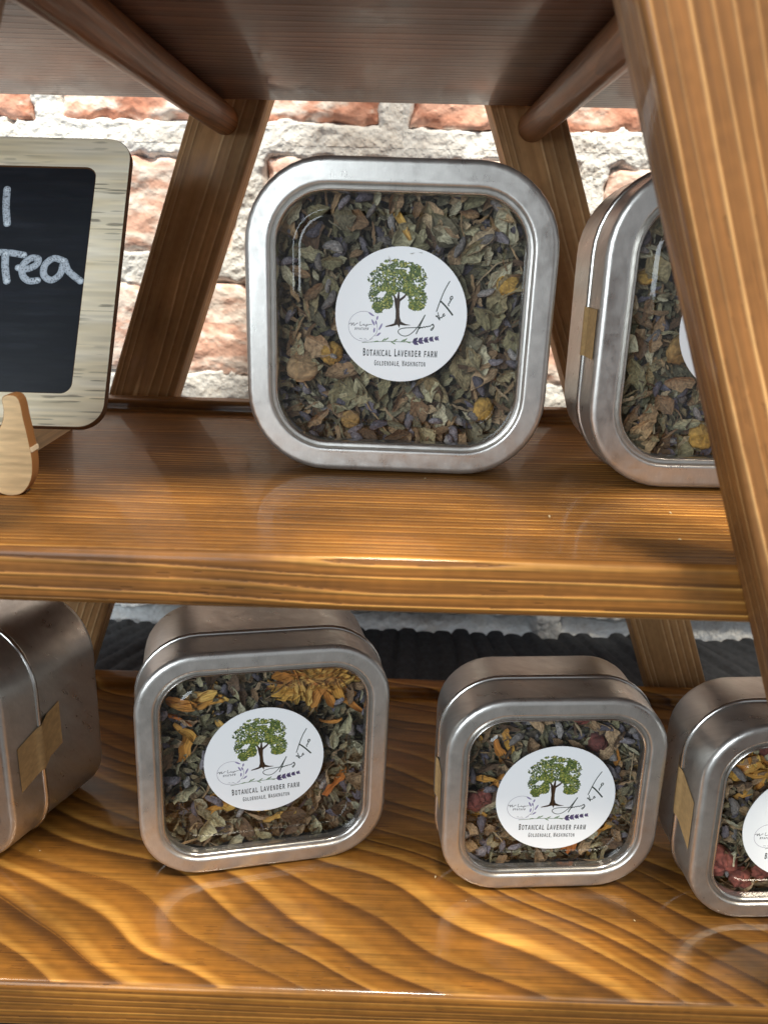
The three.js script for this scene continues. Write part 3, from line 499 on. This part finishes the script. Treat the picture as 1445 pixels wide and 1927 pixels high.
fillTin(T2, 903, 'dark dried herb mix with bright yellow petals filling the left lower tin', { green: 110, shred: 90, brown: 90, purple: 60, tan: 25, yellow: 12, orange: 3, twig: 6 }, (put, pick, r) => {
  for (let i = 0; i < 90; i++) { const a = r() * 6.28, q = Math.sqrt(r()); put('petal', pick(VAR.petal), pick(MAT.yellow), 0.0215 + 0.015 * q * Math.cos(a), 0.0335 + 0.0085 * q * Math.sin(a), 0.0058 + r() * 0.005, 0.011 + r() * 0.008, [(r() - 0.5) * 1.6, (r() - 0.5) * 1.2, a + (r() - 0.5) * 1.6], 1.4); }
  for (let i = 0; i < 8; i++) put('petal', pick(VAR.petal), pick(MAT.yellow), -0.028 + (r() - 0.5) * 0.015, 0.0275 + (r() - 0.5) * 0.005, 0.006 + r() * 0.002, 0.012 + r() * 0.004, [(r() - 0.5), (r() - 0.5), (r() - 0.5) * 1.2], 1.4);
  put('petal', VAR.petal[1], MAT.yellow[1], -0.032, 0.006, 0.0058, 0.017, [0.1, 0.1, 1.3], 1.4); put('petal', VAR.petal[2], MAT.yellow[2], -0.018, -0.0215, 0.0058, 0.014, [0.1, 0.1, -0.8], 1.3);
  put('petal', VAR.petal[3], MAT.yellow[2], 0.006, -0.032, 0.0058, 0.015, [0.1, 0.1, 0.1], 1.3); put('petal', VAR.petal[0], MAT.orange[0], 0.03, -0.018, 0.0062, 0.015, [0.3, 0.2, 0.9], 1.7);
  for (const [x, y, c] of [[-0.028, -0.025, 1.9], [-0.022, -0.03, 2.3], [-0.026, -0.033, 0.9], [0.029, 0.006, 1.3], [0.033, 0.011, 0.8], [-0.034, -0.014, 0.4]]) put('leaf', pick(VAR.leaf), MAT.green[r() < 0.5 ? 0 : 2], x, y, 0.006, 0.0115, [0.3 + r(), 0.3, c], 1.3);
}, [0.0215, 0.0325, 0.016, 0.009]);
fillTin(T3, 904, 'dried petal and lavender mix filling the small middle tin', { green: 50, shred: 110, brown: 100, purple: 60, tan: 28, yellow: 14, orange: 2, twig: 12, red: 2 }, (put, pick, r) => {
  for (const [x, y, s] of [[-0.0315, -0.006, 0.009], [-0.027, -0.004, 0.007]]) put('berry', pick(VAR.berry), pick(MAT.red), x, y, 0.0075, s, [0, 0, r() * 6]);
  for (const [x, y, c] of [[0.025, -0.021, 0.7], [0.021, -0.016, 1.0], [-0.021, 0.016, -1.1], [-0.019, 0.023, -1.4], [-0.029, 0.005, -0.3], [-0.024, 0.001, 0.6]]) put('petal', pick(VAR.petal), pick(MAT.yellow), x, y, 0.006, 0.014, [0.2, 0.2, c], 1.4);
  for (const q of [-0.35, 0, 0.35]) put('petal', pick(VAR.petal), MAT.orange[0], 0.0105 + q * 0.004, -0.0275, 0.0058, 0.009, [0.1, 0.1, 1.4 + q], 1.5);
});
fillTin(T4, 905, 'dried petal mix with red berries in the tin at the right edge', { green: 60, shred: 100, brown: 100, purple: 40, tan: 30, yellow: 22, twig: 10, red: 4 }, (put, pick, r) => {
  for (const [x, y, s] of [[-0.030, -0.022, 0.0125], [-0.020, -0.031, 0.009], [-0.012, -0.028, 0.008]]) put('berry', pick(VAR.berry), MAT.red[0], x, y, 0.008, s, [0, 0, r() * 6]);
  for (let i = 0; i < 14; i++) put('petal', pick(VAR.petal), pick(MAT.yellow), -0.022 + (r() - 0.5) * 0.014, 0.024 + (r() - 0.5) * 0.014, 0.006 + r() * 0.003, 0.012 + r() * 0.005, [(r() - 0.5), (r() - 0.5), r() * 6.28], 1.4);
});
fillTin(T0, 906, 'dried herb mix inside the tin at the left edge', { green: 110, brown: 90, purple: 60, tan: 25, yellow: 8, twig: 4 });

// ------------------------------------------------------------------ chalkboard sign and its small easel
function rrect(w, h, r) { const s = new THREE.Shape(); s.moveTo(-w / 2 + r, -h / 2); s.lineTo(w / 2 - r, -h / 2); s.absarc(w / 2 - r, -h / 2 + r, r, -Math.PI / 2, 0); s.lineTo(w / 2, h / 2 - r); s.absarc(w / 2 - r, h / 2 - r, r, 0, Math.PI / 2); s.lineTo(-w / 2 + r, h / 2); s.absarc(-w / 2 + r, h / 2 - r, r, Math.PI / 2, Math.PI); s.lineTo(-w / 2, -h / 2 + r); s.absarc(-w / 2 + r, -h / 2 + r, r, Math.PI, Math.PI * 1.5); return s; }
const SIGN = { w: 0.17, h: 0.123, xr: -0.1108, y: 0.2336, z: 0.2125, lean: -30 * R };
{
  const t = thing('chalkboard_sign', 'small chalkboard in a pale wood frame, lettered Tea, leaning at the left edge', 'sign', [SIGN.xr - SIGN.w / 2, SIGN.y, SIGN.z]);
  t.rotation.x = SIGN.lean;
  const s = rrect(SIGN.w, SIGN.h, 0.0095); s.holes.push(rrect(SIGN.w - 0.026, SIGN.h - 0.026, 0.0045));
  const fg = new THREE.ExtrudeGeometry(s, { depth: 0.0028, bevelEnabled: true, bevelThickness: 0.0003, bevelSize: 0.0003, bevelSegments: 2, curveSegments: 14 }); fg.translate(0, SIGN.h / 2, -0.0031);
  const ft = texPair(1024, 768, (u, v, o) => {
    const x = (u - 0.5) * 0.18, y = v * 0.135, f = fbm(x * 30, y * 260, 1001, 4), side = step(SIGN.w / 2 - 0.0135, SIGN.w / 2 - 0.0125, Math.abs(x)), crack = clamp((n2(x * 110, y * 1500, 1005) - 0.45) * 4) * clamp(0.4 + n2(x * 50, y * 160, 1007) * 1.5) * (0.35 + 0.65 * step(-0.02, 0.02, x - 0.05)), fl = n2(x * 60, y * 900, 1009);
    const c = mix3(hex(0xecdcb8), hex(0xf6ebd2), clamp(0.5 + f)), k = 1 + fl * 0.07 - crack * 0.30; for (let i = 0; i < 3; i++) o[i] = c[i] * k; o[3] = 0.6 - crack * 0.6 + fl * 0.1;
  });
  for (const m of [ft.map, ft.bump]) { m.repeat.set(1 / 0.18, 1 / 0.135); m.offset.set(0.5, 0.5); }
  part('frame', fg, [std({ map: ft.map, bumpMap: ft.bump, bumpScale: 0.0003, roughness: 0.7 }), std({ color: 0x5e4024, roughness: 0.8 })], t);
  const W = 1024, H = 680, cv = document.createElement('canvas'); cv.width = W; cv.height = H; const c = cv.getContext('2d'), r = rng(7);
  c.fillStyle = '#1a1f25'; c.fillRect(0, 0, W, H);
  for (let i = 0; i < 900; i++) { c.fillStyle = `rgba(200,210,220,${0.008 + r() * 0.014})`; c.beginPath(); c.ellipse(r() * W, r() * H, 20 + r() * 70, 2 + r() * 9, 0, 0, 6.3); c.fill(); }
  // panel coordinates in metres from its right edge and top; 1 m = PX pixels
  const pw = SIGN.w - 0.026, ph = SIGN.h - 0.026, PX = W / pw, st = (pts, w = 0.0046) => { c.lineCap = c.lineJoin = 'round'; for (const [ww, al, col] of [[w, 1, '#aeb9c3'], [w * 0.55, 0.6, '#c9d2da']]) { c.globalAlpha = al; c.strokeStyle = col; c.lineWidth = ww * PX; c.beginPath(); pts.forEach(([x, y], i) => (i ? c.lineTo(W + x * PX, y / ph * H) : c.moveTo(W + x * PX, y / ph * H))); c.stroke(); } c.globalAlpha = 1; for (const p of [pts[0], pts[pts.length - 1]]) { c.fillStyle = '#d9e2e9'; c.beginPath(); c.arc(W + p[0] * PX, p[1] / ph * H, w * 0.3 * PX, 0, 6.3); c.fill(); } };
  const sp = (a) => new THREE.CatmullRomCurve3(a.map(([x, y]) => new THREE.Vector3(x, y, 0)), false, 'centripetal').getPoints(40).map((p) => [p.x + 0.0034, p.y]);
  st(sp([[-0.0395, 0.0108], [-0.0390, 0.0180], [-0.0376, 0.0258]]), 0.0030);
  st(sp([[-0.0430, 0.0387], [-0.0360, 0.0384], [-0.0293, 0.0393]]), 0.0028); st(sp([[-0.0366, 0.0390], [-0.0360, 0.0445], [-0.0346, 0.0506]]), 0.0030);
  st(sp([[-0.0308, 0.0448], [-0.0272, 0.0452], [-0.0236, 0.0430], [-0.0234, 0.0408], [-0.0262, 0.0406], [-0.0292, 0.0440], [-0.0284, 0.0484], [-0.0258, 0.0503], [-0.0226, 0.0500]]), 0.0028);
  st(sp([[-0.0138, 0.0412], [-0.0172, 0.0404], [-0.0204, 0.0434], [-0.0202, 0.0478], [-0.0172, 0.0497], [-0.0140, 0.0472], [-0.0130, 0.0415], [-0.0112, 0.0452], [-0.0086, 0.0476], [-0.0056, 0.0498]]), 0.0028);
  for (let i = 0; i < 5200; i++) { c.fillStyle = `rgba(26,31,37,${0.10 + r() * 0.35})`; c.beginPath(); c.ellipse(W * (0.66 + r() * 0.34), H * (0.08 + r() * 0.48), 0.6 + r() * 2.2, 0.6 + r() * 1.6, r() * 3, 0, 6.3); c.fill(); }
  const tx = new THREE.CanvasTexture(cv); tx.colorSpace = THREE.SRGBColorSpace;
  const pg = new THREE.BoxGeometry(pw + 0.001, ph + 0.001, 0.002); pg.translate(0, SIGN.h / 2, -0.0018);
  part('chalkboard', pg, std({ map: tx, roughness: 0.38 }), t);
}
{
  const cx = SIGN.xr - SIGN.w / 2 + 0.0105, hx = 0.0595;
  const t = thing('sign_easel', 'little plywood easel with upturned hook holding the chalkboard at the left edge', 'easel', [cx, 0.2153, 0.2395]);
  t.rotation.y = 3 * R;
  const s = new THREE.Shape(); // right half mirrored: a smile-shaped plate whose ends turn up as hooks
  const half = [[0, 0.008], [0.036, 0.008], [0.0445, 0.0030], [0.0505, 0.0002], [0.0555, 0.0010], [0.0590, 0.0055], [0.0603, 0.0120], [0.0600, 0.0190], [0.0592, 0.0265], [0.0578, 0.0348], [0.0535, 0.0346], [0.0532, 0.0300], [0.0522, 0.0260], [0.0498, 0.0226], [0.0440, 0.0190], [0, 0.0175]];
  const curve = new THREE.CatmullRomCurve3(half.map(([x, y]) => new THREE.Vector3(x, y, 0)), false, 'centripetal').getPoints(70);
  [...curve, ...curve.slice(1, -1).reverse().map((p) => new THREE.Vector3(-p.x, p.y, 0))].forEach((p, i) => (i ? s.lineTo(p.x, p.y) : s.moveTo(p.x, p.y)));
  const g = new THREE.ExtrudeGeometry(s, { depth: 0.0055, bevelEnabled: true, bevelThickness: 0.0002, bevelSize: 0.0002, bevelSegments: 1 });
  const tx = texPair(512, 256, (u, v, o) => { const f = fbm(u * 14, v * 40, 1101, 4), c = hex(0xe2cba4); for (let i = 0; i < 3; i++) o[i] = c[i] * (1 + f * 0.16); o[3] = 0.5 + f * 0.4; }); for (const m of [tx.map, tx.bump]) { m.repeat.set(1 / 0.13, 1 / 0.05); m.offset.set(0.5, 0); }
  const face = std({ map: tx.map, bumpMap: tx.bump, bumpScale: 0.0001, roughness: 0.7 }), cut = std({ color: 0x9a6a3a, roughness: 0.75 });
  part('front_plate', g, [face, cut], t);
  const chip = new THREE.BoxGeometry(0.0012, 0.0016, 0.0058); chip.translate(0.0603, 0.0165, 0.0027); part('torn_tab', chip, std({ color: 0xe8d8bc, roughness: 0.9 }), t);
  for (const x of [-0.035, 0.035]) { const q = new THREE.Shape(); [[-0.001, 0.0], [-0.10, 0.0], [-0.078, 0.075], [-0.072, 0.075], [-0.032, 0.0135], [-0.001, 0.0135]].forEach(([a, b], i) => (i ? q.lineTo(a, b) : q.moveTo(a, b))); const lg = new THREE.ExtrudeGeometry(q, { depth: 0.004, bevelEnabled: false }); lg.rotateY(-Math.PI / 2); lg.translate(x + 0.002, 0, 0); part('back_leg', lg, [face, cut], t); }
}
// ------------------------------------------------------------------ spilt crumbs on the shelves
{
  const r = rng(1201), n = 14, im = new THREE.InstancedMesh(VAR.leaf[0], std({ color: 0xb8a684, roughness: 1 }), n), M = new THREE.Matrix4(); im.name = 'tea_crumbs';
  im.userData = { kind: 'stuff', label: 'tiny pale tea crumbs scattered on the shelf boards', category: 'crumbs' };
  for (let i = 0; i < n; i++) { const up = i % 2, s = 0.0004 + r() * 0.0011, x = (r() - 0.5) * 0.36, z = 0.205 + r() * 0.078; M.compose(new THREE.Vector3(x, (up ? 0.2153 : 0.0455) + 0.0001 + s * 0.1, z), new THREE.Quaternion().setFromEuler(new THREE.Euler(-1.5 + r() * 0.4, 0, r() * 6.28)), new THREE.Vector3(s, s, s)); im.setMatrixAt(i, M); }
  scene.add(im);
}
renderer.render(scene, camera);
